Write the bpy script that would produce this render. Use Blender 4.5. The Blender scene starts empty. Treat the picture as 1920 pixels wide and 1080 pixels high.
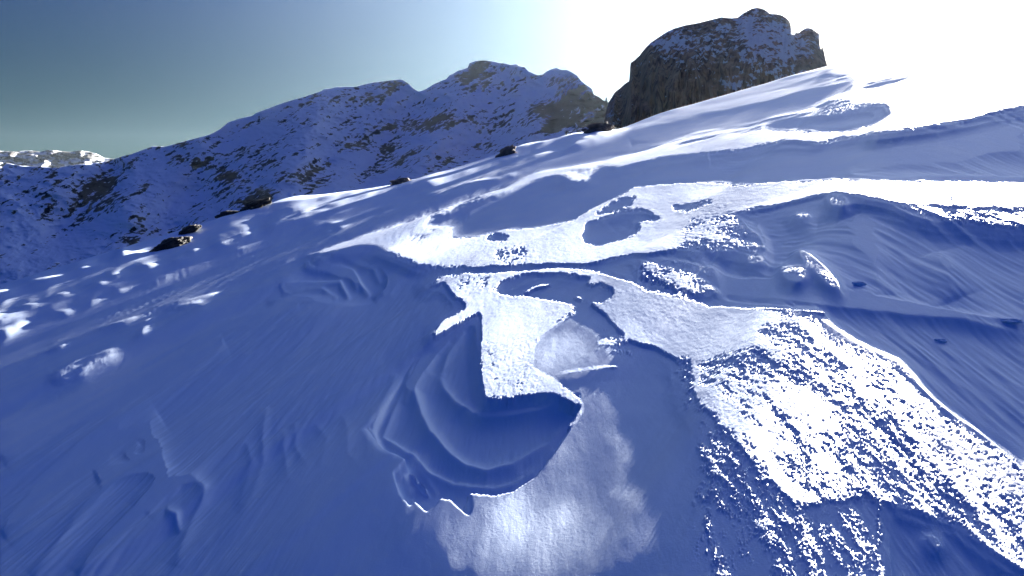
import bpy, math, time
import numpy as np
T0 = time.time()
rad = math.radians

# ------------------------------------------------------------------ camera
FPX = 1478.0                      # focal length in pixels of the 1920 wide photograph
HORIZON_Y = 320.0                 # row of the level horizon
PITCH = math.atan((540 - HORIZON_Y) / FPX)
sc = bpy.context.scene
cam_d = bpy.data.cameras.new('camera'); cam = bpy.data.objects.new('camera', cam_d)
sc.collection.objects.link(cam); sc.camera = cam
cam_d.sensor_width = 36.0; cam_d.lens = 36.0 * FPX / 1920.0
cam_d.clip_start = 0.05; cam_d.clip_end = 60000
cam.location = (0, 0, 0)
cam.rotation_euler = (math.pi / 2 - PITCH, 0, 0)
FW = np.array([0, math.cos(PITCH), -math.sin(PITCH)])
UP = np.array([0, math.sin(PITCH), math.cos(PITCH)])

def direction(x, y):
    d = np.array([(x - 960) / FPX, 0, 0]) + UP * (540 - y) / FPX + FW
    return d / np.linalg.norm(d)

def project(X, Y, Z):
    cz = X * FW[0] + Y * FW[1] + Z * FW[2]
    cy = X * UP[0] + Y * UP[1] + Z * UP[2]
    cz = np.maximum(cz, 1e-3)
    return 960 + FPX * X / cz, 540 - FPX * cy / cz

# ------------------------------------------------------------------ sun, sky, exposure
SUN = direction(1800, -22)                      # towards the sun
SUN_EL = math.asin(SUN[2]); SUN_AZ = math.atan2(SUN[0], SUN[1])   # azimuth from +Y towards +X
TAN_E = math.tan(SUN_EL)
sd = bpy.data.lights.new('sun', 'SUN'); so = bpy.data.objects.new('sun', sd)
sc.collection.objects.link(so)
sd.energy = 5.0; sd.angle = rad(0.55); sd.color = (1.0, 0.95, 0.88)
from mathutils import Vector
so.rotation_euler = Vector(SUN).to_track_quat('Z', 'Y').to_euler()
so.location = (40, 60, 60)

world = bpy.data.worlds.new('World'); sc.world = world; world.use_nodes = True
nt = world.node_tree; nt.nodes.clear(); N = nt.nodes.new; Lk = nt.links.new
def wmath(op, a, b=None):
    m = N('ShaderNodeMath'); m.operation = op
    for i, v in enumerate((a, b)):
        if v is None: continue
        if hasattr(v, 'node'): Lk(v, m.inputs[i])
        else: m.inputs[i].default_value = v
    return m.outputs[0]
def wmul(col, tint):
    m = N('ShaderNodeMix'); m.data_type = 'RGBA'; m.blend_type = 'MULTIPLY'; m.inputs[0].default_value = 1
    Lk(col, m.inputs[6])
    if hasattr(tint, 'node'): Lk(tint, m.inputs[7])
    else: m.inputs[7].default_value = (*tint, 1)
    return m.outputs[2]
def wadd(a, b):
    m = N('ShaderNodeMix'); m.data_type = 'RGBA'; m.blend_type = 'ADD'; m.inputs[0].default_value = 1
    Lk(a, m.inputs[6]); Lk(b, m.inputs[7]); return m.outputs[2]
def glow(dot, power, col):
    g = wmath('POWER', wmath('MAXIMUM', dot, 0.0), power)
    c = N('ShaderNodeCombineXYZ')
    for i in range(3): Lk(wmath('MULTIPLY', g, col[i]), c.inputs[i])
    return c.outputs[0]
sky = N('ShaderNodeTexSky'); sky.sky_type = 'NISHITA'; sky.sun_disc = False
sky.sun_elevation = SUN_EL; sky.sun_rotation = SUN_AZ
sky.altitude = 1500; sky.air_density = 1.0; sky.dust_density = 0.4; sky.ozone_density = 2.0
tc = N('ShaderNodeTexCoord')
dt = N('ShaderNodeVectorMath'); dt.operation = 'DOT_PRODUCT'
Lk(tc.outputs['Generated'], dt.inputs[0]); dt.inputs[1].default_value = tuple(SUN)
SKY_LOW = (0.004, 0.025, 0.037); SKY_HIGH = (0.027, 0.061, 0.225)
sep = N('ShaderNodeSeparateXYZ'); Lk(tc.outputs['Generated'], sep.inputs[0])
mr = N('ShaderNodeMapRange'); mr.interpolation_type = 'SMOOTHSTEP'
Lk(sep.outputs[2], mr.inputs[0]); mr.inputs[1].default_value = 0.05; mr.inputs[2].default_value = 0.55
tm = N('ShaderNodeMix'); tm.data_type = 'RGBA'; Lk(mr.outputs[0], tm.inputs[0])
tm.inputs[6].default_value = (*SKY_LOW, 1); tm.inputs[7].default_value = (*SKY_HIGH, 1)
base = wmul(sky.outputs[0], tm.outputs[2])
# bright air around the low sun (aureole)
aure = wadd(glow(dt.outputs['Value'], 7.5, (2.2, 2.8, 3.0)), glow(dt.outputs['Value'], 30, (4, 4, 4)))
bg = N('ShaderNodeBackground'); bg.inputs[1].default_value = 0.05
Lk(wadd(base, aure), bg.inputs[0])
wo = N('ShaderNodeOutputWorld'); Lk(bg.outputs[0], wo.inputs[0])

sc.view_settings.view_transform = 'Standard'; sc.view_settings.look = 'None'
sc.view_settings.gamma = 1; sc.view_settings.use_curve_mapping = False
sc.view_settings.exposure = 3.6
sc.cycles.max_bounces = 6; sc.cycles.diffuse_bounces = 3; sc.cycles.glossy_bounces = 2
sc.cycles.sample_clamp_indirect = 4

# ------------------------------------------------------------------ noise
def hash2(ix, iy, seed):
    h = (ix.astype(np.int64) * 374761393 + iy.astype(np.int64) * 668265263 + seed * 982451653) & 0x7fffffff
    h = ((h ^ (h >> 13)) * 1274126177) & 0x7fffffff
    h = ((h ^ (h >> 16)) * 60493) & 0x7fffffff
    return (h & 0xffff) / 65535.0
def vnoise(x, y, seed=0):
    ix = np.floor(x); iy = np.floor(y); fx = x - ix; fy = y - iy
    fx = fx * fx * (3 - 2 * fx); fy = fy * fy * (3 - 2 * fy)
    a = hash2(ix, iy, seed); b = hash2(ix + 1, iy, seed)
    c = hash2(ix, iy + 1, seed); d = hash2(ix + 1, iy + 1, seed)
    return ((a + (b - a) * fx) * (1 - fy) + (c + (d - c) * fx) * fy) * 2 - 1
def fbm(x, y, octaves=5, seed=0, gain=0.5):
    t = 0; a = 1; n = 0
    for o in range(octaves):
        t = t + a * vnoise(x, y, seed + o * 17); n += a; a *= gain
        x, y = x * 1.93 * 0.9 + y * 0.83, y * 1.93 * 0.9 - x * 0.83
    return t / n
def ridged(x, y, octaves=5, seed=0):
    t = 0; a = 1; n = 0
    for o in range(octaves):
        t = t + a * (1 - 2 * np.abs(vnoise(x, y, seed + o * 13))); n += a; a *= .5
        x, y = x * 1.75 + y * 0.9, y * 1.75 - x * 0.9
    return t / n
def smooth(a, b, x):
    t = np.clip((x - a) / (b - a), 0, 1); return t * t * (3 - 2 * t)

# ------------------------------------------------------------------ small raster used to lay the traced outlines out on the slope
RW, RH, RS = 960, 540, 2.0
GY, GX = np.mgrid[0:RH, 0:RW]; GX = GX * RS + 1.0; GY = GY * RS + 1.0
def blur(a, s):
    if s < 0.4: return a
    n = max(1, int(round(s * 3))); k = np.exp(-0.5 * (np.arange(-n, n + 1) / s) ** 2); k /= k.sum()
    p = np.pad(a, ((n, n), (0, 0)), 'edge')
    b = sum(k[i] * p[i:i + a.shape[0]] for i in range(2 * n + 1))
    p = np.pad(b, ((0, 0), (n, n)), 'edge')
    return sum(k[i] * p[:, i:i + a.shape[1]] for i in range(2 * n + 1))
def bbox(P, m):
    P = np.array(P, float)
    x0 = int(max(0, (P[:, 0].min() - m) / RS)); x1 = int(min(RW, (P[:, 0].max() + m) / RS + 2))
    y0 = int(max(0, (P[:, 1].min() - m) / RS)); y1 = int(min(RH, (P[:, 1].max() + m) / RS + 2))
    return slice(max(y0, 0), max(y1, y0 + 1)), slice(max(x0, 0), max(x1, x0 + 1))
def inside(P, gx, gy):
    c = np.zeros(gx.shape, bool); n = len(P)
    for i in range(n):
        x1, y1 = P[i]; x2, y2 = P[(i + 1) % n]
        if y1 == y2: continue
        c ^= ((y1 > gy) != (y2 > gy)) & (gx < (x2 - x1) * (gy - y1) / (y2 - y1) + x1)
    return c
def poly(A, P, val, feather=3):
    ys, xs = bbox(P, feather * 3 + 4)
    m = inside(P, GX[ys, xs], GY[ys, xs]).astype(float)
    m = blur(m, feather / RS)
    A[ys, xs] = A[ys, xs] * (1 - m) + val * m
def segdist(P, gx, gy):
    best = np.full(gx.shape, 1e9); tt = np.zeros(gx.shape); L = 0
    P = np.array(P, float); ln = np.hypot(*(P[1:, :2] - P[:-1, :2]).T); tot = ln.sum()
    for i in range(len(P) - 1):
        a = P[i, :2]; d = P[i + 1, :2] - a; l2 = max(1e-6, d @ d)
        t = np.clip(((gx - a[0]) * d[0] + (gy - a[1]) * d[1]) / l2, 0, 1)
        q = np.hypot(gx - a[0] - t * d[0], gy - a[1] - t * d[1])
        m = q < best; best = np.where(m, q, best); tt = np.where(m, (L + t * ln[i]) / tot, tt); L += ln[i]
    return best, tt
def stroke(A, P, width, val=1.0, feather=1.5, taper=True, add=False):
    ys, xs = bbox(P, width * 2 + feather * 3 + 4)
    d, t = segdist(P, GX[ys, xs], GY[ys, xs])
    w = width * 0.5 * (np.sqrt(np.clip(4 * t * (1 - t), 0.03, 1)) if taper else 1)
    m = np.clip((w + feather - d) / (2 * feather) + 0.0, 0, 1)
    if add: A[ys, xs] = A[ys, xs] + val * m
    else: A[ys, xs] = A[ys, xs] * (1 - m) + val * m
def ridge(A, P, width, height, asym=0.0):
    ys, xs = bbox(P, width * 3)
    d, t = segdist(P, GX[ys, xs], GY[ys, xs])
    e = np.sqrt(np.clip(4 * t * (1 - t), 0, 1))
    A[ys, xs] += height * e * np.exp(-np.abs(d / width) ** 1.3)

# M: how much of the snow catches the sun (1 sunlit crest, 0 lee side), 0.5 = broken grains
M = np.zeros((RH, RW))
SKYLINE = [(-700,735),(-300,632),(-100,572),(0,540),(50,531),(100,515),(150,504),(200,488),(230,474),(272,472),(310,466),(345,452),(380,436),(410,418),(450,398),
           (480,390),(520,372),(555,363),(600,362),(640,357),(690,351),(740,343),(780,332),(860,316),(920,302),(940,292),
           (970,269),(1010,262),(1040,259),(1070,246),(1125,243),(1180,237),(1210,222),(1243,209),(1263,201),(1303,192),(1367,173),
           (1420,158),(1510,133),(1563,121),(1603,108),(1623,93),(1643,89),(1700,86),(1800,78),(1920,62),(2300,20),(3000,-60)]
# --- upper right
poly(M, [(1150,318),(1230,297),(1320,288),(1387,280),(1473,263),(1537,268),(1610,253),(1653,247),(1760,233),(1821,222),(1920,200),
         (1920,40),(1700,60),(1600,90),(1563,110),(1540,140),(1600,150),(1590,173),(1553,185),(1508,205),(1436,222),(1418,231),(1311,247),(1221,276),
         (1208,285),(1127,301)], 1, 2)
poly(M, [(1435,247),(1443,228),(1487,217),(1570,210),(1613,197),(1660,197),(1670,213),(1640,233),(1580,248),(1523,247),(1487,246)], 0, 3)
poly(M, [(1513,203),(1547,191),(1607,191),(1580,199),(1533,206)], 0, 2)
poly(M, [(1350,256),(1400,240),(1440,238),(1430,248),(1370,254)], 0.35, 3)
poly(M, [(1245,282),(1300,258),(1360,252),(1300,268)], 0.4, 2)
poly(M, [(1585,170),(1650,152),(1760,132),(1700,150),(1640,166)], 0.0, 2.5)
poly(M, [(1610,128),(1660,112),(1730,104),(1680,118)], 0.0, 2.0)
# rim light on the skyline and the line of clods under it
stroke(M, [(1243,213),(1263,203),(1303,195),(1367,176)], 5, 1, 1.2)
poly(M, [(1367,170),(1420,155),(1510,130),(1563,118),(1563,130),(1510,142),(1420,163),(1367,176)], 1, 1.5)
stroke(M, [(1120,256),(1187,238),(1253,219),(1327,201),(1407,184),(1453,174),(1503,164),(1553,157),(1590,150)], 8, 0.95, 1.5)
stroke(M, [(1060,275),(1110,262),(1157,248)], 9, 0.8, 2)
poly(M, [(1072,244),(1125,243),(1145,256),(1110,262),(1085,258)], 0.95, 1.5)
poly(M, [(1083,247),(1105,246),(1117,256),(1098,256)], 0.0, 1.5)
stroke(M, [(985,264),(1010,263),(1028,266)], 6, 1, 1)
stroke(M, [(927,301),(960,297),(1005,290),(1047,280)], 5, 0.85, 1.5)
stroke(M, [(1180,236),(1205,232)], 5, 1, 1)
# --- the long streak from the left tip to the upper right
poly(M, [(548,486),(610,466),(667,446),(707,431),(773,411),(827,391),(887,371),(940,353),(973,334),(1007,321),(1067,312),(1140,299),(1203,284),
         (1230,297),(1150,312),(1107,320),(1080,322),(1047,331),(1023,334),(990,344),(960,358),(940,367),(887,381),(840,398),(813,405),(793,420),
         (815,428),(853,420),(843,437),(843,447),(880,446),(907,440),(940,431),(997,428),(1040,420),(1077,412),(1107,392),(1160,367),(1187,351),(1239,346),(1329,342),
         (1387,347),(1463,341),(1575,336),(1687,342),(1777,339),(1920,343),(1920,390),(1777,386),(1687,381),(1642,372),(1575,361),(1530,366),
         (1485,377),(1441,388),(1373,398),(1330,410),(1360,425),(1330,450),(1270,466),(1208,476),(1187,477),(1140,487),(1093,497),(1033,496),(890,502),
         (827,501),(780,498),(760,487),(727,475),(693,464),(667,464),(620,475)], 1, 2)
stroke(M, [(502,497),(531,490),(556,484)], 4, 0.6, 1.5)
poly(M, [(1047,331),(1060,320),(1110,318),(1108,340),(1060,343)], 0.7, 2)
poly(M, [(1107,404),(1167,370),(1200,368),(1165,392),(1125,402)], 0.25, 3)
poly(M, [(1091,444),(1100,417),(1168,399),(1208,395),(1239,411),(1199,417),(1199,435),(1168,449),(1123,460),(1096,458)], 0, 3)
poly(M, [(910,447),(930,437),(955,443),(947,453),(917,453)], 0.1, 2)
poly(M, [(925,466),(990,460),(1000,492),(960,497),(920,490)], 0.58, 6)
poly(M, [(735,440),(800,420),(830,440),(810,470),(750,465)], 0.68, 8)
poly(M, [(1260,385),(1330,372),(1340,380),(1290,398),(1262,395)], 0.35, 3)
# broken light on the far side of the big shaded hollow
poly(M, [(1302,400),(1373,395),(1430,455),(1432,470),(1356,470),(1280,470),(1270,440)], 0.62, 9)
poly(M, [(1374,431),(1420,437),(1434,462),(1395,470)], 0.5, 4)
poly(M, [(1477,404),(1500,397),(1521,400),(1518,409),(1490,411)], 0.6, 3)
poly(M, [(1544,370),(1575,362),(1588,374),(1585,386),(1560,384)], 0.6, 3)
stroke(M, [(1494,465),(1525,492),(1553,520),(1577,544)], 20, 0.57, 7)
poly(M, [(1459,500),(1508,493),(1515,515),(1500,530),(1470,522)], 0.52, 5)
poly(M, [(1390,482),(1432,478),(1430,496),(1400,494)], 0.5, 4)
poly(M, [(1670,381),(1700,382),(1790,390),(1920,394),(1920,424),(1889,428),(1820,416),(1741,410),(1700,398)], 0.62, 4)
stroke(M, [(1520,600),(1600,655),(1680,690),(1740,760),(1840,830),(1930,895)], 36, 0.43, 14, taper=False)
stroke(M, [(1285,655),(1296,745),(1345,800),(1430,900)], 60, 0.38, 18, taper=False)
# --- centre: the bands above the undercut drift
poly(M, [(880,512),(973,508),(1023,502),(1073,503),(1117,508),(1160,520),(1187,527),(1210,542),(1293,560),(1329,573),(1418,579),(1480,588),(1530,606),(1545,640),
         (1600,660),(1671,688),(1708,728),(1769,790),(1920,885),(1920,1070),(1855,1030),(1793,982),(1732,962),(1656,938),(1600,930),(1500,950),(1440,900),(1353,790),(1304,738),(1292,664),
         (1268,672),(1219,648),(1185,640),(1160,620),(1135,590),(1105,568),(1067,554),(1090,540),(1110,520),(1057,514),(1000,514),(940,527),(925,545),(935,553),(971,553),(1040,563),(1082,573),(1083,585),(1050,607),(1016,631),(1003,650),
         (1000,690),(1042,711),(1060,729),(1085,745),(1091,760),(1077,757),(1060,747),(1027,737),(993,740),(953,747),(910,750),(900,687),(902,593),(898,585),(843,617),(802,640),(813,620),(827,603),(853,590),
         (873,578),(873,570),(853,557),(843,543),(833,528),(787,538),(827,518)], 1, 2)
stroke(M, [(787,538),(833,526),(880,514)], 5, 1, 1.2, taper=False)
poly(M, [(845,512),(925,512),(925,545),(880,560),(852,545)], 0.72, 5)
poly(M, [(927,547),(945,526),(973,517),(1007,513),(1057,515),(1090,527),(1107,537),(1123,530),(1150,543),(1147,557),(1130,568),(1100,560),(1067,553),(1047,562),(990,553),(940,551)], 0, 3)
stroke(M, [(978,552),(1003,538),(1032,533)], 4, 1, 1.2)
stroke(M, [(940,548),(975,533),(1010,520)], 5, 0.62, 2)
poly(M, [(873,506),(1033,496),(1093,497),(1140,487),(1187,477),(1203,480),(1190,497),(1187,524),(1150,517),(1110,506),(1060,500),(1000,505),(940,509),(880,511)], 0.0, 2)
# speckled hump and its shadow line
poly(M, [(1199,486),(1232,490),(1290,508),(1351,545),(1325,553),(1284,550),(1235,532),(1194,524)], 0.68, 4)
poly(M, [(1205,478),(1260,482),(1340,500),(1352,530),(1290,500),(1230,488)], 0.45, 5)
stroke(M, [(1418,577),(1490,581),(1557,586)], 3, 1, 1)
# fringe of grains right of the drift band
poly(M, [(1440,600),(1500,590),(1560,640),(1671,686),(1708,726),(1769,787),(1920,885),(1920,940),(1800,850),(1650,730),(1540,650),(1450,625)], 0.6, 12)
poly(M, [(1300,670),(1440,640),(1560,760),(1760,900),(1920,1000),(1920,1060),(1800,980),(1656,938),(1500,930),(1353,790),(1304,738)], 0.6, 10)
poly(M, [(1370,680),(1430,670),(1500,760),(1540,840),(1450,790),(1390,720)], 0.55, 8)
poly(M, [(1470,650),(1560,655),(1690,735),(1930,905),(1930,1060),(1793,978),(1656,934),(1500,900),(1440,820),(1400,720)], 0.665, 16)
stroke(M, [(1439,622),(1560,705),(1700,800),(1920,965)], 60, 0.70, 26, taper=False)
stroke(M, [(1300,725),(1380,790),(1470,850)], 26, 0.85, 8)
poly(M, [(1353,790),(1440,890),(1500,945),(1640,935),(1660,1080),(1440,1080),(1400,960),(1340,860)], 0.47, 18)
poly(M, [(1292,811),(1340,800),(1400,960),(1440,1080),(1290,1080)], 0.42, 24)
poly(M, [(1440,760),(1500,750),(1580,830),(1600,915),(1500,905)], 0.6, 14)
stroke(M, [(1648,940),(1650,1000),(1655,1080)], 14, 0.52, 6, taper=False)
poly(M, [(1660,942),(1732,966),(1793,984),(1855,1033),(1915,1085),(1662,1085)], 0.1, 3)
stroke(M, [(1740,1000),(1765,1030)], 14, 0.5, 4)
# below the sunlit strip: small broken spots
poly(M, [(1115,640),(1140,632),(1176,634),(1176,646),(1120,648)], 0.8, 2)
poly(M, [(1080,600),(1120,600),(1160,618),(1170,632),(1110,625)], 0.36, 6)
poly(M, [(1098,650),(1180,652),(1200,664),(1120,662)], 0.45, 4)
stroke(M, [(1042,701),(1085,694),(1140,688),(1172,685)], 6, 1, 1.5)
stroke(M, [(1095,716),(1130,706),(1165,700)], 9, 0.5, 2)
stroke(M, [(1085,745),(1092,765),(1078,790),(1060,806)], 9, 0.75, 2)
stroke(M, [(1060,806),(1045,822),(1030,838)], 6, 0.6, 2)
# shaded bay inside the sunlit quad's left, grains on the quad
poly(M, [(905,640),(990,630),(1000,690),(1030,720),(990,738),(912,748)], 0.74, 6)
stroke(M, [(1040,606),(1062,592),(1076,580)], 5, 0.2, 1.5)
# --- left half: streaks and clods
poly(M, [(556,362),(600,360),(640,355),(740,341),(800,328),(922,300),(910,312),(850,330),(830,345),(813,352),(780,344),(753,343),(720,350),(697,363),(673,380),(640,388),(625,385),(640,370),(604,369),(572,368)], 1, 1.5)
poly(M, [(600,368),(690,362),(670,382),(635,391),(600,390)], 0.6, 3)
poly(M, [(820,330),(900,308),(915,316),(860,335),(830,344)], 0.58, 3)
poly(M, [(783,365),(820,350),(880,338),(930,332),(965,322),(992,316),(965,328),(930,338),(880,346),(840,353)], 1, 1.5)
for P, w, v in [
    ([(452,390),(480,383),(510,376),(558,365)], 5, .9), ([(520,395),(555,389),(593,384),(660,371)], 8, .62),
    ([(533,403),(580,399),(622,396),(656,388)], 9, .66), ([(489,422),(543,412),(587,405)], 6, .75),
    ([(387,450),(430,442),(479,434)], 8, .75), ([(414,432),(440,425),(468,420)], 10, .6), ([(508,431),(518,424),(533,424)], 6, .9),
    ([(402,459),(414,459),(431,453)], 7, .95), ([(419,467),(445,461),(468,456)], 5, .95), ([(568,426),(600,419),(633,417)], 6, .75),
    ([(610,424),(630,421),(645,425)], 12, .8), ([(322,482),(330,485),(343,484)], 5, .95), ([(347,473),(358,468),(377,465)], 6, .9),
    ([(414,406),(422,401),(433,400)], 5, 1), ([(260,501),(275,496),(291,493)], 6, .8),
    ([(0,547),(77,527),(150,507),(207,492),(272,473)], 12, 1), ([(-40,560),(0,548),(77,528),(150,506)], 14, .9),
    ([(215,484),(230,476),(245,478)], 10, 1),
    ([(80,553),(105,553),(137,547)], 7, .8), ([(27,583),(45,577),(67,568)], 6, .9), ([(53,596),(90,586),(123,573)], 6, .8),
    ([(110,588),(150,575),(183,565)], 7, .8), ([(143,566),(190,553),(247,538)], 5, .9), ([(173,533),(185,530),(197,528)], 6, .9),
    ([(193,522),(210,518),(227,515)], 8, .8), ([(257,503),(275,498),(292,494)], 8, .85), ([(280,531),(300,524),(322,517)], 2.5, .9),
    ([(190,615),(240,600),(300,580),(350,566),(413,547)], 9, .95), ([(228,608),(260,600),(290,592)], 16, .75),
    ([(320,576),(350,569),(383,567)], 12, .8), ([(258,628),(268,618),(275,610)], 12, .6), ([(93,656),(112,650),(130,643)], 5, .9),
    ([(0,563),(10,562)], 8, .8), ([(20,575),(60,566),(100,560)], 4, .5)]:
    stroke(M, P, w, v, 1.6)
poly(M, [(0,588),(45,588),(30,600),(57,608),(20,625),(0,637)], 0.72, 4)
poly(M, [(97,701),(140,678),(187,663),(213,653),(217,672),(187,687),(150,706),(113,713)], 0.74, 5)

# E: soft glow put into the shape, snow turned gently towards the sun (0..1)
E = np.zeros((RH, RW))
def soft_spot(cx, cy, rx, ry, v):
    global E
    d = ((GX - cx) / rx) ** 2 + ((GY - cy) / ry) ** 2
    E = np.maximum(E, v * np.exp(-d))
soft_spot(1035, 660, 105, 58, 1.05)
soft_spot(985, 985, 210, 120, 1.0)
soft_spot(1085, 860, 95, 140, 0.75)
K = np.zeros((RH, RW))
poly(K, [(690,790),(718,829),(771,858),(807,898),(851,920),(927,928),(962,920),(1002,893),(1038,849),(1091,769),(1085,740),(1000,735),(905,750),(895,590),(780,660),(700,780)], 1, 1.2)
poly(K, [(765,850),(800,890),(851,915),(880,925),(884,947),(880,965),(862,950),(845,934),(825,932),(815,944),(800,957),(778,935),(770,945),(750,920),(740,880)], 1, 2)
E *= (1 - K)
E2 = np.clip(1.6 * np.maximum(E, 1e-9) ** 0.25, 0, 1)
E2 *= (1 - K)
KB = blur(K, 4)
poly(KB, [(520,540),(560,480),(650,470),(700,475),(735,505),(735,545),(690,565),(600,560)], 1.9, 14)

# H: relief of wind-carved layers in the shade, height as a share of the distance (x 0.01)
H = np.zeros((RH, RW))
for P, w, h in [
    ([(824,700),(832,735),(851,758),(887,784),(927,786),(971,783),(1010,775),(1050,756)], 13, 1.0),
    ([(838,640),(800,690),(775,735),(790,790),(807,822),(847,868),(873,888),(913,896),(962,884),(1029,842),(1080,785)], 14, 1.1),
    ([(793,653),(775,690),(758,733),(735,780),(718,829),(771,858),(807,896),(851,918),(927,926),(962,918),(1002,891),(1038,849)], 9, 0.6),
    ([(815,645),(790,690),(770,730),(758,760)], 7, .5), ([(870,620),(840,670),(826,705)], 8, .45),
    ([(745,700),(712,760),(700,800),(703,850),(712,895)], 8, .5), ([(700,760),(688,800),(690,850),(708,900)], 6, .35),
    ([(855,610),(820,660),(795,705)],6,.35),
    ([(730,850),(755,890),(770,930)], 8, .3), ([(780,880),(820,930)], 8, .3),
    ([(620,474),(647,468),(693,470),(727,490),(738,517),(727,543),(700,560)], 7, 1.2),
    ([(587,484),(610,497),(660,510),(677,537),(693,553)], 5, 1.1), ([(575,488),(577,500),(627,513),(660,523),(670,545)], 5, 1.0),
    ([(523,533),(593,535),(637,530),(647,547),(655,560)], 5, 1.0), ([(527,545),(603,543),(633,557)], 5, .6), ([(640,475),(660,490),(700,500),(712,530)], 6, .5),
    ([(500,565),(560,560),(620,556)], 5, .35),
    ([(270,800),(285,836),(306,885),(302,909),(261,962),(200,1020),(147,1080)], 17, .8), ([(180,900),(210,888),(253,884),(306,888)], 14, .55),
    ([(270,965),(300,925),(335,903),(365,903),(383,915),(379,942),(350,1000),(326,1060)], 14, .6), ([(310,960),(330,965),(335,1000)], 8, .6),
    ([(262,835),(240,855),(280,870)], 6, .4),
    ([(501,762),(493,803),(493,868),(470,930),(448,960)], 10, .35), ([(534,803),(532,838),(540,900)], 9, .3), ([(554,790),(554,836),(575,868)], 8, .28),
    ([(640,775),(652,800),(652,844),(672,868),(700,900)], 9, .4), ([(590,790),(612,820),(600,870)], 8, .25), ([(460,823),(473,868),(448,946)], 10, .28),
    ([(0,860),(80,800),(200,740),(300,700),(420,640)], 16, .7), ([(0,1000),(120,900),(200,840),(300,780)], 20, .7), ([(60,1080),(160,960),(240,880)], 14, .4),
    ([(0,800),(40,740),(100,705)], 16, .8), ([(300,640),(420,610),(560,570)], 10, .4), ([(0,690),(120,640),(280,600)], 12, .4),
    # long soft swells on the upper right slope
    ([(1450,330),(1490,300),(1580,270),(1700,255),(1920,245)], 10, 1.4), ([(1500,330),(1580,300),(1700,285),(1920,280)], 14, .9), ([(1215,330),(1250,305),(1330,295)], 9, .7),
    ([(1100,345),(1180,350),(1250,338)], 6, .6), ([(880,405),(1000,380),(1130,350)], 9, .8), ([(900,425),(1020,395),(1150,360)], 7, .5),
    ([(1000,300),(1100,292),(1180,268)], 8, .8), ([(650,445),(760,400),(860,365)], 7, .5),
    ([(1290,512),(1400,540),(1500,548),(1600,570),(1720,590),(1920,610)], 12, 1.0), ([(1340,545),(1480,560),(1600,580),(1750,600),(1920,630)], 9, .8),
    ([(1600,400),(1640,500),(1650,560)], 40, .7), ([(1760,470),(1790,560)], 40, .6), ([(1100,720),(1180,700),(1260,690)], 16, .6), ([(1110,860),(1190,800),(1270,740)], 20, .4),
    ([(1380,540),(1300,520)], 7, .5)]:
    ridge(H, P, w, h)
H = blur(H, 0.8)
MBS = blur(M, 3.0)
NBW = np.clip(6 * blur(M, 6.0) - 0.1, 0, 1)
NB = np.clip(5 * blur(M, 5.5) - 0.12, 0, 1)
MB1 = blur(M, 5.0); MB2 = blur(M, 18.0)

def look(A, u, v):
    x = np.clip((u - 1.0) / RS, 0, RW - 1.001); y = np.clip((v - 1.0) / RS, 0, RH - 1.001)
    ix = x.astype(int); iy = y.astype(int); fx = x - ix; fy = y - iy
    return (A[iy, ix] * (1 - fx) + A[iy, ix + 1] * fx) * (1 - fy) + (A[iy + 1, ix] * (1 - fx) + A[iy + 1, ix + 1] * fx) * fy

# ------------------------------------------------------------------ the wind-carved snow slope (a height field round the camera)
RC = 95.0
D_PERP = 1.6
a_, b_ = direction(0, 505), direction(1600, 505 - 0.262 * 1600)
pn = np.cross(b_, a_); pn /= np.linalg.norm(pn)
if pn[2] < 0: pn = -pn
th_mid = np.arctan(np.linspace(-0.70, 0.70, 1280))
th = np.concatenate([np.linspace(rad(-52), th_mid[0], 60)[:-1], th_mid, np.linspace(th_mid[-1], rad(68), 120)[1:]])
NTH = len(th)
qs = [1 / 110]
while qs[-1] < 1 / 1.7: qs.append(qs[-1] + (0.85 + 1.35 * min(1, max(0, (qs[-1] - 0.09) / 0.2))) / (FPX * D_PERP))
q = np.concatenate([np.linspace(1 / 260, 1 / 110, 26)[:-1], qs]); NROW = len(q)
R_ = 1 / q
TH, RR = np.meshgrid(th, R_)
X = RR * np.sin(TH); Y = RR * np.cos(TH)
sx, sy = math.sin(SUN_AZ), math.cos(SUN_AZ)
S = X * sx + Y * sy
plane = (-D_PERP - pn[0] * X - pn[1] * Y) / pn[2]
# skyline: elevation tangent wanted at each azimuth
SKL = np.array(SKYLINE, float)
sk_az = []; sk_tan = []
for x_, y_ in zip(np.interp(np.linspace(0, len(SKL) - 1, 400), np.arange(len(SKL)), SKL[:, 0]), np.interp(np.linspace(0, len(SKL) - 1, 400), np.arange(len(SKL)), SKL[:, 1])):
    d_ = direction(x_, y_); sk_az.append(math.atan2(d_[0], d_[1])); sk_tan.append(d_[2] / math.hypot(d_[0], d_[1]))
want = np.interp(th, sk_az, sk_tan) * RC
plane_c = (-D_PERP - pn[0] * RC * np.sin(th) - pn[1] * RC * np.cos(th)) / pn[2]
corr = want - plane_c
for _ in range(8): corr[1:-1] = 0.25 * corr[:-2] + 0.5 * corr[1:-1] + 0.25 * corr[2:]
k60 = np.exp(-0.5 * (np.arange(-100, 101) / 7.0) ** 2); k60 /= k60.sum()
corr = np.convolve(np.pad(corr, 100, 'edge'), k60, 'valid')
kw = np.exp(-0.5 * (np.arange(-300, 301) / 90.0) ** 2); kw /= kw.sum()
corr_s = np.convolve(np.pad(corr, 300, 'edge'), kw, 'valid')
wfar = np.minimum(RR / RC, 1.0) * smooth(1.0, 14, RR)

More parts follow.
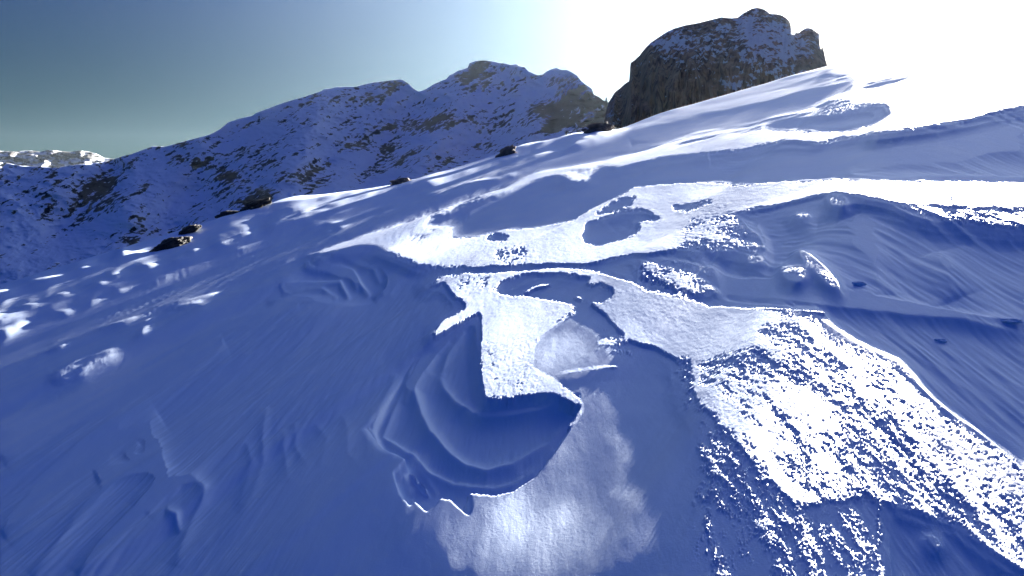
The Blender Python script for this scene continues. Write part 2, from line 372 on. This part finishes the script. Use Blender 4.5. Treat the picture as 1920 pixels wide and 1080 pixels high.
# noise anchored on the snow, cell size growing with distance
def grain(scale, seed, stretch=1.8):
    s_ = np.log2(RR * scale); k = np.floor(s_); f = s_ - k
    out = 0
    for kk, w, sd in ((k, 1 - f, seed), (k + 1, f, seed)):
        a = 2.0 ** kk; an = a * 0.0022 / scale
        out = out + w * vnoise(X / (a * (1 + 8 * an)), Y / (a * np.maximum(stretch, 150 * an)), sd)
    return out / np.sqrt(f * f + (1 - f) ** 2)
g1 = grain(0.0015, 3, 1.6); g2 = grain(0.005, 5, 3); g3 = grain(0.02, 7, 5)
GR = 0.46 * g1 + 0.34 * g2 + 0.26 * g3 + 0.34 * grain(0.011, 9, 13) + 0.1 * grain(0.05, 10, 9)
wind = grain(0.004, 21, 14) * 0.6 + grain(0.012, 22, 12) * 1.0 + grain(0.04, 23, 8) * 1.6 + grain(0.1, 24, 4) * 2.5
EDGE = grain(0.03, 41, 2.0)
tiny = grain(0.0020, 31, 1.5)
far_drop = np.where(RR > RC, (RR - RC) * 0.35, 0) * smooth(RC, RC * 1.12, RR)
jc = int(np.argmin(np.abs(R_ - RC)))
P = plane + corr_s[None, :] * wfar + (corr - corr_s)[None, :] * smooth(RC * 0.5, RC, RR) - S * TAN_E          # height above the sun ray: the slope to follow
wcr = smooth(RC * 0.45, RC * 0.95, RR)
resid = np.zeros(NTH)
def rowblur(a, s):
    if s < 0.9:
        w = 0.5 * s * s; b = a.copy(); b[1:-1] = w * a[:-2] + (1 - 2 * w) * a[1:-1] + w * a[2:]; return b
    n = int(round(s * 1.2)) or 1; k = 2 * n + 1
    for _ in range(2):
        c = np.cumsum(np.pad(a, (n + 1, n), 'edge')); a = (c[k:] - c[:-k]) / k
    return a
for it in range(1):
    F = np.empty_like(P); LIT = np.zeros_like(P); EE = np.zeros_like(P)
    Rec = P[0].copy(); F[0] = P[0]; B = Rec.copy()
    for j in range(1, NROW):
        r = R_[j]; ps = S[j]; delta = -ps + np.sqrt(ps * ps + R_[j - 1] ** 2 - r * r)
        tu = np.arctan2(X[j] + delta * sx, Y[j] + delta * sy)
        up = np.interp(tu, th, Rec); pu = np.interp(tu, th, P[j - 1])
        up = rowblur(up, min(40.0, (0.10 + 0.12 * min(1, r / 40)) * (R_[j - 1] - r) / (r * 0.00105)))
        if r > RC:
            Rec = P[j].copy(); F[j] = Rec; B = Rec.copy(); continue
        ub = rowblur(np.interp(tu, th, B), 2.5 + 6 * min(1, r / 40))
        zz = up + ps * TAN_E + resid * wcr[j]
        u, v = project(X[j], Y[j], zz)
        wm = smooth(-0.25, 0.45, EDGE[j]); m = look(M, u, v) * (1 - wm) + look(MBS, u, v) * wm
        e = look(E, u, v); e = e * np.clip(1 + 0.12 * g3[j] + 0.10 * EDGE[j], 0.2, 1.6)
        m1 = look(MB1, u, v); m2 = look(MB2, u, v)
        edgey = np.clip(1 - np.abs(m - 0.55) / 0.45, 0, 1)
        lit = np.clip((m + 0.52 * GR[j] * (0.2 + 0.75 * edgey) - 0.5) * (6 if r < 12 else 6 * 12 / r) + 0.5, 0, 1)
        if r > 25: lit = rowblur(lit, min(1.6, (r - 25) / 25))
        G0 = (P[j] - pu) / delta
        g = np.clip(G0 + 0.15 * (P[j] - up) / r, np.maximum(0.043 if r < 11 else 0.024, 0.8 * G0), np.maximum(G0, 0.01) + 0.36 * D_PERP / r)
        g = g * (1 + 0.22 * np.clip(wind[j], -2, 3))
        gl = np.maximum(g * lit, 0.030 * np.clip(e * (1 + 0.10 * wind[j]), 0, 1.3) ** 2.5 * (e > 0.01))
        Rec = up + gl * delta
        nl = (1 - lit) * (1 - look(E2, u, v)) ** 2.2
        epe = 0.0035 * r * (1 - smooth(0.03, 0.55, e)) ** 2 * (1 - lit)
        dep = 0.010 * np.clip((0.5 - m1) / 0.5, 0, 1) + 0.016 * np.clip((0.45 - m2) / 0.45, 0, 1)
        nb = 1 - look(NB, u, v); rsc = 12 * np.tanh(r / 12)
        kb = look(KB, u, v)
        dep = np.maximum(nb, kb) * (1 + 0.0) * (dep + 0.014 * kb) * 5.5 * np.tanh(r / 5.5) / (1 + (r / 16) ** 1.4)
        eps_ = (0.0008 + 0.0045 * (1 - np.clip(m / 0.3, 0, 1))) * 8 * np.tanh(r / 8)
        zz = zz - dep * nl
        u, v = project(X[j], Y[j], zz); hh = look(H, u, v)
        rel = np.minimum(hh * 0.013 * rsc + wind[j] * (0.0008 + 0.0005 * (r < 9)) * (1 - 0.75 * np.clip(kb, 0, 1)) * rsc, dep)
        B = ub + (Rec - ub) * (1 - np.exp(-delta / (0.12 * r)))
        low = np.minimum(Rec, B + (Rec - B) * look(NBW, u, v))
        F[j] = Rec * (1 - nl) + (low - np.maximum(dep, eps_)) * nl - epe * (1 - nl)
        wl = np.maximum(smooth(rad(-4), rad(-12), th) * smooth(4, 7, r), 0.9 * smooth(20, 34, r))
        F[j] = F[j] * (1 - wl) + rowblur(F[j], 4.5) * wl
        F[j] = F[j] + np.minimum(rel, 0.7 * np.maximum(dep - eps_, 0)) * nl
        LIT[j] = lit * (1.2 - m)
    Z = F + S * TAN_E
    if it < 0:
        rs = want - np.max((Z / RR)[max(0, jc - 3):jc + 60], axis=0) * RC
        resid = np.convolve(np.pad(rs, 8, 'edge'), np.ones(17) / 17, 'valid')
    Z = Z + resid[None, :] * wcr
    print(round(time.time() - T0, 1), 'pass', it)
Z = Z + tiny * 0.0004 * 12 * np.tanh(RR / 12) * LIT
Z = Z - far_drop

def grid_mesh(name, X, Y, Z, mat, attrs=None, smooth_=True):
    nr, nc = X.shape
    me = bpy.data.meshes.new(name)
    me.vertices.add(nr * nc)
    me.vertices.foreach_set('co', np.stack([X, Y, Z], -1).astype(np.float32).ravel())
    i = np.arange((nr - 1) * (nc - 1)); r = i // (nc - 1); c = i % (nc - 1); a = r * nc + c
    f = np.stack([a, a + 1, a + nc + 1, a + nc], -1).astype(np.int32)
    me.loops.add(f.size); me.loops.foreach_set('vertex_index', f.ravel())
    me.polygons.add(len(f)); me.polygons.foreach_set('loop_start', (np.arange(len(f)) * 4).astype(np.int32))
    me.polygons.foreach_set('loop_total', np.full(len(f), 4, np.int32))
    me.polygons.foreach_set('use_smooth', np.full(len(f), smooth_, bool))
    me.update(calc_edges=True)
    if attrs:
        for k, arr in attrs.items():
            at = me.attributes.new(k, 'FLOAT', 'POINT'); at.data.foreach_set('value', arr.astype(np.float32).ravel())
    me.materials.append(mat)
    o = bpy.data.objects.new(name, me); sc.collection.objects.link(o)
    return o

# ------------------------------------------------------------------ materials
def new_mat(name):
    m = bpy.data.materials.new(name); m.use_nodes = True
    return m, m.node_tree, m.node_tree.nodes['Principled BSDF']
def noise_node(t, scale, detail=4, vec=None, rough=0.5):
    n = t.nodes.new('ShaderNodeTexNoise'); n.inputs['Scale'].default_value = scale
    n.inputs['Detail'].default_value = detail; n.inputs['Roughness'].default_value = rough
    if vec is not None: t.links.new(vec, n.inputs['Vector'])
    return n.outputs['Fac']
def ramp(t, fac, stops):
    r = t.nodes.new('ShaderNodeValToRGB'); t.links.new(fac, r.inputs[0])
    while len(r.color_ramp.elements) < len(stops): r.color_ramp.elements.new(0.5)
    for e_, (p_, c_) in zip(r.color_ramp.elements, stops):
        e_.position = p_; e_.color = (*c_, 1) if len(c_) == 3 else c_
    return r.outputs[0]

def snow_material():
    m, t, b = new_mat('snow')
    geo = t.nodes.new('ShaderNodeNewGeometry')
    mp = t.nodes.new('ShaderNodeMapping'); mp.inputs['Scale'].default_value = (1.0, 0.25, 1.0)
    t.links.new(geo.outputs['Position'], mp.inputs['Vector'])
    col = ramp(t, noise_node(t, 1.2, 6, mp.outputs[0]), [(0.3, (0.60, 0.73, 0.95)), (0.7, (0.70, 0.80, 0.96))])
    t.links.new(col, b.inputs['Base Color'])
    b.inputs['Roughness'].default_value = 0.56
    b.inputs['IOR'].default_value = 1.31
    b.inputs['Specular IOR Level'].default_value = 0.9
    fine = noise_node(t, 90, 4, geo.outputs['Position'], 0.65)
    mid = noise_node(t, 9, 4, mp.outputs[0], 0.6)
    bp = t.nodes.new('ShaderNodeBump'); bp.inputs['Strength'].default_value = 0.17; bp.inputs['Distance'].default_value = 0.006
    t.links.new(fine, bp.inputs['Height'])
    bp2 = t.nodes.new('ShaderNodeBump'); bp2.inputs['Strength'].default_value = 0.12; bp2.inputs['Distance'].default_value = 0.03
    t.links.new(mid, bp2.inputs['Height']); t.links.new(bp.outputs[0], bp2.inputs['Normal'])
    t.links.new(bp2.outputs[0], b.inputs['Normal'])
    return m
SNOW = snow_material()

slope = grid_mesh('snow_slope', X[:, ::-1], Y[:, ::-1], Z[:, ::-1], SNOW)
slope['kind'] = 'structure'
print('slope', time.time() - T0)

# ------------------------------------------------------------------ mountains (height fields at their own distances)
def rock_snow_material(name, rock_a, rock_b, snow_c, scale, streak, rockz=1.0):
    m, t, b = new_mat(name)
    geo = t.nodes.new('ShaderNodeNewGeometry')
    at = t.nodes.new('ShaderNodeAttribute'); at.attribute_name = 'rock'
    mp = t.nodes.new('ShaderNodeMapping'); mp.inputs['Scale'].default_value = streak
    t.links.new(geo.outputs['Position'], mp.inputs['Vector'])
    n1 = noise_node(t, scale, 8, mp.outputs[0], 0.62)
    add = t.nodes.new('ShaderNodeMath'); add.operation = 'MULTIPLY_ADD'
    t.links.new(n1, add.inputs[0]); add.inputs[1].default_value = 1.5; t.links.new(at.outputs['Fac'], add.inputs[2])
    sub = t.nodes.new('ShaderNodeMath'); sub.operation = 'SUBTRACT'; t.links.new(add.outputs[0], sub.inputs[0]); sub.inputs[1].default_value = 0.72
    fac = ramp(t, sub.outputs[0], [(0.48, (0, 0, 0)), (0.56, (1, 1, 1))])
    mq = t.nodes.new('ShaderNodeMapping'); mq.inputs['Scale'].default_value = (1, 1, rockz)
    t.links.new(geo.outputs['Position'], mq.inputs['Vector'])
    rock = ramp(t, noise_node(t, scale * 0.7, 7, mq.outputs[0], 0.65), [(0.36, rock_a), (0.62, rock_b)])
    mx = t.nodes.new('ShaderNodeMix'); mx.data_type = 'RGBA'
    t.links.new(fac, mx.inputs[0]); mx.inputs[6].default_value = (*snow_c, 1); t.links.new(rock, mx.inputs[7])
    t.links.new(mx.outputs[2], b.inputs['Base Color'])
    b.inputs['Roughness'].default_value = 0.85; b.inputs['Specular IOR Level'].default_value = 0.2
    bp = t.nodes.new('ShaderNodeBump'); bp.inputs['Strength'].default_value = 0.6; bp.inputs['Distance'].default_value = 0.5 / scale * 0.3
    t.links.new(n1, bp.inputs['Height']); t.links.new(bp.outputs[0], b.inputs['Normal'])
    return m
MOUNT = rock_snow_material('mountain_snow_and_rock', (0.010, 0.010, 0.013), (0.045, 0.041, 0.042), (0.74, 0.81, 0.95), 0.06, (1, 1, 1))
FARM = rock_snow_material('distant_snow_and_rock', (0.03, 0.03, 0.035), (0.07, 0.065, 0.06), (0.6, 0.62, 0.66), 0.012, (1, 1, 1.5))
GRAN = rock_snow_material('granite_dusted_with_snow', (0.050, 0.028, 0.019), (0.38, 0.24, 0.155), (0.55, 0.57, 0.63), 0.25, (1, 1, 0.7), 0.14)  # upright dark streaks paint the shade of cracks into the rock colour

def wall(name, sky_pts, x0, x1, nc, nr, bottom, r_fn, mat, clusters, base, noise_m, back=0.25, rock_noise=None):
    """a mountainside from its foot (near) to its crest (far), with the far side falling away behind"""
    xs = np.linspace(x0, x1, nc); sp = np.array(sky_pts, float)
    ys = np.interp(xs, sp[:, 0], sp[:, 1])
    yb = np.array([bottom(x) for x in xs])
    srow = np.linspace(0, 1, nr)[:, None]
    PY = yb[None, :] + (ys - yb)[None, :] * srow; PX = np.repeat(xs[None, :], nr, 0)
    DX = (PX - 960) / FPX; cy = (540 - PY) / FPX
    dx = DX; dy = cy * UP[1] + FW[1]; dz = cy * UP[2] + FW[2]
    hyp = np.hypot(dx, dy); az = np.arctan2(dx, dy); tanel = dz / hyp
    r, rock = r_fn(PX, PY, srow, az, tanel - tanel[0])
    bias = np.full_like(r, base); cliff = 0
    for (cx, cy_, rx, ry, w) in clusters:
        if w >= 0.5: cliff = np.maximum(cliff, 0.17 * np.exp(-((PX - cx) / rx) ** 2 - ((PY - cy_) / ry) ** 2))
        bias += min(w, 0.36) * np.exp(-((PX - cx) / rx) ** 2 - ((PY - cy_) / ry) ** 2)
    rock = rock + base + np.clip(bias - base, -0.4, 0.26) + cliff
    r = r - noise_m * 0.10 * np.clip(rock - 0.45, 0, 1)
    # far side
    rb = r[-1] * (1 + back * np.linspace(0.02, 1, 12)[:, None]); hb = tanel[-1] * r[-1]
    zb = hb[None, :] - (rb - r[-1]) * 0.9
    X_ = np.concatenate([r * np.sin(az), rb * np.sin(az[-1])]); Y_ = np.concatenate([r * np.cos(az), rb * np.cos(az[-1])])
    Z_ = np.concatenate([r * tanel, zb]); A_ = np.concatenate([rock, np.repeat(rock[-1:], 12, 0)])
    o = grid_mesh(name, X_, Y_, Z_, mat, {'rock': A_})
    return o
slope_y = lambda x: np.interp(x, SKL[:, 0], SKL[:, 1])

MAIN = [(-400,330),(-100,322),(0,318),(12,306),(40,311),(87,313),(100,315),(150,308),(200,303),(230,293),(247,289),(287,274),(310,275),(353,263),(393,253),(413,242),(427,230),(447,223),(473,217),
        (480,212),(520,197),(547,188),(570,182),(600,172),(608,167),(620,166),(632,163),(645,163),(667,163),(685,158),(700,155),(715,153),(730,151),(753,149),(765,156),(775,166),(785,172),(797,168),(813,158),(822,154),(837,148),(843,141),
        (850,138),(860,132),(870,130),(877,127),(880,119),(893,114),(908,113),(923,115),(935,118),(947,119),(958,122),(967,120),(975,125),(983,125),(990,133),(1000,138),(1007,141),(1017,140),(1025,134),
        (1033,130),(1043,127),(1052,131),(1063,131),(1075,137),(1083,143),(1090,152),(1097,158),(1103,162),(1110,167),(1113,177),(1122,181),(1130,187),(1134,190),(1137,179),(1140,193),(1146,205),(1200,250),(1330,330)]
def r_main(PX, PY, s, az, hgt):
    a = PX * 1.3; b = PY * 1.9
    big = ridged(a / 300 + b / 500, b / 260 - a / 900, 5, 41)
    sm = ridged(a / 70 + b / 100, b / 45 - a / 140, 4, 57)
    r = 1750 + 2000 * hgt * (2.7 - 1.5 * smooth(1020, 1110, PX)) - 75 * big * (1 - 0.3 * s) - 17 * sm
    # gullies and spurs of the flank
    for (x0, y0, x1, y1, w, dpt) in [(480,190,330,420,40,60),(790,175,700,330,38,70),(1000,150,900,290,50,60),(230,300,110,440,36,90),(620,180,520,360,34,-50),(880,130,820,260,30,-50),(390,260,250,400,34,-50),(1050,140,1000,240,26,-50)]:
        t = np.clip(((PX - x0) * (x1 - x0) + (PY - y0) * (y1 - y0)) / ((x1 - x0) ** 2 + (y1 - y0) ** 2), 0, 1)
        d = np.hypot(PX - x0 - t * (x1 - x0), PY - y0 - t * (y1 - y0))
        r = r + dpt * np.exp(-(d / w) ** 2) * smooth(0, 0.15, t + 0.05)
    u_ = PX * 0.9 + PY * 0.42; v_ = PY * 0.9 + PX * 0.42      # strata climb to the right
    rock = 0.36 * fbm(u_ / 22, v_ / 8, 5, 71, 0.65) + 0.20 * ridged(u_ / 90, v_ / 30, 3, 77)
    return r, rock
mountain = wall('mountain', MAIN, -400, 1240, 950, 300, lambda x: slope_y(x) + 45, r_main, MOUNT,
    [(650,185,55,16,.26),(600,185,20,10,.2),(735,160,28,10,.25),(545,195,40,10,.15),(870,150,22,20,.38),(905,128,30,12,.3),(905,150,24,14,.3),(830,160,18,16,.15),(940,165,26,12,.15),
     (1040,150,26,14,.24),(1075,165,24,26,.3),(1085,195,30,28,.5),(1060,220,36,22,.5),(1110,205,28,30,.6),(1130,215,25,35,.6),(1030,240,14,8,.5),(1010,210,50,14,.18),
     (865,225,40,16,.28),(805,235,50,14,.22),(735,240,40,14,.26),(720,275,60,14,.26),(660,280,30,12,.16),(750,300,30,12,.18),(830,300,30,10,.14),(700,322,30,8,.14),(915,275,30,8,.12),
     (200,365,40,28,.28),(170,355,30,30,.22),(100,340,24,16,.2),(265,345,16,16,.28),(90,400,24,20,.2),(360,300,30,16,.14),(430,328,14,10,.3),(385,310,25,12,.18),(480,372,26,12,.55),(470,362,40,18,.25),
     (430,375,30,10,.2),(500,310,40,20,.1),(560,330,60,16,.18),(590,300,30,20,.14),(250,455,12,7,.4),(300,430,60,12,.14),(330,270,30,6,.1),(290,278,20,5,.15),(140,400,26,20,.14),(1000,290,40,10,.1),
     (250,320,100,30,-.06),(880,240,30,30,-.05),(980,175,40,20,-.2),(700,200,60,20,-.12),(850,290,60,20,-.1)], 0.255, 60)
mountain['kind'] = 'structure'

FAR = [(-500,300),(-200,292),(0,283),(30,284),(60,282),(75,285),(90,281),(110,283),(130,285),(150,282),(170,285),(185,290),(195,296),(215,298),(240,299),(300,300),(420,330)]
def r_far(PX, PY, s, az, hgt):
    r = 8600 + 1000 * s - 220 * ridged(PX / 60, PY / 20, 5, 91)
    return r, 0.42 * fbm(PX / 15, PY / 5, 5, 93, 0.6)
far_range = wall('distant_mountain_range', FAR, -500, 420, 500, 60, lambda x: 345, r_far, FARM, [(60,300,60,10,.12),(150,293,30,6,.1)], 0.46, 300)  # rock, with extra cover put in to dim the sunlit snow
far_range['kind'] = 'structure'

DOME = [(1125,262),(1137,210),(1140,193),(1146,184),(1153,173),(1163,165),(1173,156),(1180,152),(1181,130),(1182,118),(1190,113),(1200,103),(1205,96),(1212,88),(1220,80),(1233,71),(1250,60),(1265,53),(1287,47),(1310,43),(1333,37),
        (1345,34),(1353,32),(1368,34),(1383,33),(1390,27),(1400,21),(1410,16),(1420,14),(1430,16),(1437,20),(1444,26),(1455,26),(1467,29),(1475,34),(1483,42),(1488,52),(1491,60),(1497,62),(1503,57),(1510,53),(1516,52),(1523,54),
        (1530,58),(1537,63),(1541,72),(1547,78),(1552,92),(1557,103),(1561,115),(1564,128),(1575,180)]
def r_dome(PX, PY, s, az, hgt):
    edge = ((PX - 1350) / 225)
    r = 640 + 70 * np.abs(edge) ** 3 + 95 * s ** 2.2
    wob = 6 * fbm(PX / 60, PY / 40, 3, 9)
    fl = ridged((PX + wob) / 26, PY / 160, 4, 101); fl2 = ridged((PX + wob * 2) / 9, PY / 60, 3, 103)
    lowl = smooth(1520, 1250, PX) * smooth(60, 150, PY)
    r = r - (8 + 15 * lowl) * fl - (2.2 + 4.5 * lowl) * fl2 - 10 * fbm(PX / 50, PY / 30, 5, 105)
    r = r + 26 * np.exp(-((PX - 1165) / 14.0) ** 2)            # the cleft beside the lower shoulder
    snow = 0.42 * fbm(PX / 16, PY / 9, 5, 111, 0.65) + 0.15 * fbm(PX / 5, PY / 4, 2, 114)
    return r, -snow
dome = wall('granite_dome', DOME, 1125, 1575, 440, 240, lambda x: slope_y(x) + 25, r_dome, GRAN,
    [(1260,80,70,34,-.24),(1400,45,60,22,-.18),(1440,75,60,36,-.28),(1500,85,40,30,-.22),(1330,110,60,20,-.06),(1450,125,60,30,-.16),(1250,170,90,50,.2),(1180,150,40,40,.15),(1540,115,26,26,.12),(1380,160,30,10,-.3),(1150,200,18,26,-.12)], 0.71, 12, back=0.3)
dome['label'] = 'steep dark granite dome dusted with snow rising behind the right of the slope'; dome['category'] = 'rock dome'
print('mountains', time.time() - T0)

# ------------------------------------------------------------------ pale air between the slope and the far mountains
hm = bpy.data.materials.new('haze'); hm.use_nodes = True; ht = hm.node_tree; ht.nodes.clear()
hv = ht.nodes.new('ShaderNodeVolumePrincipled'); ho = ht.nodes.new('ShaderNodeOutputMaterial')
hv.inputs['Color'].default_value = (0.68, 0.84, 1, 1); hv.inputs['Density'].default_value = 0.0000035; hv.inputs['Anisotropy'].default_value = 0.55
ht.links.new(hv.outputs[0], ho.inputs['Volume'])
hx0, hx1, hy0, hy1, hz0, hz1 = -9000, 5000, -60, 14000, -900, 620
me = bpy.data.meshes.new('haze')
me.from_pydata([(x, y, z) for z in (hz0, hz1) for x, y in ((hx0, hy0), (hx1, hy0), (hx1, hy1), (hx0, hy1))], [],
    [(3, 2, 1, 0), (4, 5, 6, 7), (0, 1, 5, 4), (1, 2, 6, 5), (2, 3, 7, 6), (3, 0, 4, 7)])
me.materials.append(hm); hz = bpy.data.objects.new('haze', me); sc.collection.objects.link(hz); hz['kind'] = 'stuff'

# ------------------------------------------------------------------ things on the slope
Ug, Vg = project(X, Y, Z)
VIS = RR < RC * 1.02
def on_slope(px, py):
    d = (Ug - px) ** 2 + (Vg - py) ** 2 + np.where(VIS, 0, 1e9)
    k = np.unravel_index(np.argmin(d), d.shape)
    return X[k], Y[k], Z[k], RR[k]
import bmesh
from mathutils import noise as mnoise
def boulder(name, px, py, wpx, hpx, mat, label, cat, seed, sink=0.3, rough=0.28, tilt=0.0, group=None, depth=0.8):
    x, y, z, r = on_slope(px, py)
    sx_ = wpx / FPX * r / 2; sz_ = hpx / FPX * r / 2
    bm = bmesh.new(); bmesh.ops.create_icosphere(bm, subdivisions=5, radius=1)
    for v in bm.verts:
        c = v.co.copy(); o_ = Vector((seed * 7.3, seed * 3.1, seed))
        n = mnoise.fractal(c * 1.3 + o_, 1, 2, 5) * rough * 1.6 + mnoise.noise(c * 4 + o_) * rough * 0.35
        cell = mnoise.cell(c * 1.7 + o_) * rough * 0.35
        v.co = c * (1 + n + cell)
        v.co.z = v.co.z if v.co.z > -sink else -sink - 0.3 * (abs(v.co.z) - sink)
    ct, st = math.cos(tilt), math.sin(tilt)
    for v in bm.verts:
        a, b2, c2 = v.co.x * sx_, v.co.y * sx_ * depth, v.co.z * sz_
        v.co = (a * ct - c2 * st, b2, a * st + c2 * ct)
    for f in bm.faces: f.smooth = True
    me = bpy.data.meshes.new(name); bm.to_mesh(me); bm.free(); me.materials.append(mat)
    o = bpy.data.objects.new(name, me); sc.collection.objects.link(o)
    o.location = (x, y, z + (0.15 * sz_ if cat == 'snow chunk' else 0)); o.rotation_euler = (0, 0, -math.atan2(x, y))
    o['label'] = label; o['category'] = cat
    if group: o['group'] = group
    return o
def plain_rock(name, ca, cb, scale):
    m, t, b = new_mat(name)
    tcn = t.nodes.new('ShaderNodeTexCoord')
    n = noise_node(t, scale, 8, tcn.outputs['Object'], 0.65)
    t.links.new(ramp(t, n, [(0.3, ca), (0.7, cb)]), b.inputs['Base Color']); b.inputs['Roughness'].default_value = 0.9
    bp = t.nodes.new('ShaderNodeBump'); bp.inputs['Strength'].default_value = 0.8; bp.inputs['Distance'].default_value = 0.15
    t.links.new(n, bp.inputs['Height']); t.links.new(bp.outputs[0], b.inputs['Normal'])
    return m
DARK = plain_rock('dark_rock', (0.012, 0.010, 0.008), (0.05, 0.042, 0.034), 2.5)  # near-black brown tones mixed by noise
BROWN = plain_rock('brown_rock', (0.06, 0.045, 0.035), (0.22, 0.17, 0.13), 1.5)
T = 0.33
boulder('rock', 320, 462, 64, 26, DARK, 'largest black rock poking through the snow at left, lowest of the row', 'rock', 1, .9, .2, T)
boulder('rock', 352, 434, 46, 15, DARK, 'slanting black rock just above the largest black rock on the left', 'rock', 2, .9, .2, .5)
boulder('rock', 431, 407, 40, 15, DARK, 'flat black rock capped with a little snow, upper right of the dark rock row', 'rock', 3, .9, .2, .12)
boulder('rock', 222, 473, 24, 13, DARK, 'small dark rock beside a bright snow wedge on the far left skyline', 'rock', 4, .9, .2, .4)
boulder('rock', 478, 372, 54, 18, DARK, 'broad dark outcrop on the skyline below the snowy mountain', 'rock', 5, .9, .3, .35)
boulder('rock', 752, 336, 46, 14, BROWN, 'low brown rock showing above the sunlit skyline left of centre', 'rock', 6, .9, .25, .05)
boulder('rock', 1123, 238, 50, 20, BROWN, 'brown rubbly rock at the foot of the granite dome on the skyline', 'rock', 7, .9, .35, .2)
boulder('rock', 950, 290, 40, 22, BROWN, 'grey-brown rock half buried in the snow hump on the skyline', 'rock', 8, .9, .3, .65)
boulder('snow_chunk', 1611, 533, 22, 9, SNOW, 'small snow chunk in the blue hollow, uppermost of three', 'snow chunk', 11, 1, .2, 0)
boulder('snow_chunk', 1762, 639, 20, 7, SNOW, 'small snow chunk alone in the blue shade, lowest of three', 'snow chunk', 12, 1, .2, 0)
boulder('snow_chunk', 1896, 602, 34, 8, SNOW, 'longer snow chunk at the right edge in the blue shade', 'snow chunk', 13, 1, .25, .1)

# a thin dry twig standing out of the bright band at the right
def tube(bm, pts, r0, r1, seg=6):
    rings = []
    for i, p in enumerate(pts):
        p = Vector(p); d = (Vector(pts[min(i + 1, len(pts) - 1)]) - Vector(pts[max(i - 1, 0)])).normalized()
        a = d.orthogonal().normalized(); b = d.cross(a); rr = r0 + (r1 - r0) * i / (len(pts) - 1)
        rings.append([bm.verts.new(p + (a * math.cos(2 * math.pi * k / seg) + b * math.sin(2 * math.pi * k / seg)) * rr) for k in range(seg)])
    for A_, B_ in zip(rings, rings[1:]):
        for k in range(seg): bm.faces.new((A_[k], A_[(k + 1) % seg], B_[(k + 1) % seg], B_[k]))
    bm.faces.new(rings[0][::-1]); bm.faces.new(rings[-1])
x, y, z, r = on_slope(1784, 360); w = r / FPX
bm = bmesh.new()
tube(bm, [(0, 0, -4 * w), (1 * w, 0, 3 * w), (5 * w, w, 8 * w), (10 * w, 0, 12 * w)], 1.3 * w, 0.4 * w)
tube(bm, [(2 * w, 0, 4 * w), (5 * w, -w, 5 * w), (8 * w, -w, 8 * w)], 0.9 * w, 0.3 * w)
tube(bm, [(0, 0, 2 * w), (-4 * w, w, 9 * w), (-7 * w, w, 11 * w)], 0.7 * w, 0.3 * w)
me = bpy.data.meshes.new('twig'); bm.to_mesh(me); bm.free(); me.materials.append(BROWN)
o = bpy.data.objects.new('twig', me); sc.collection.objects.link(o); o.location = (x, y, z); o.rotation_euler = (0, 0, -math.atan2(x, y))
o['label'] = 'tiny forked twig sticking out of the bright snow band at the right'; o['category'] = 'twig'
print('total', time.time() - T0)
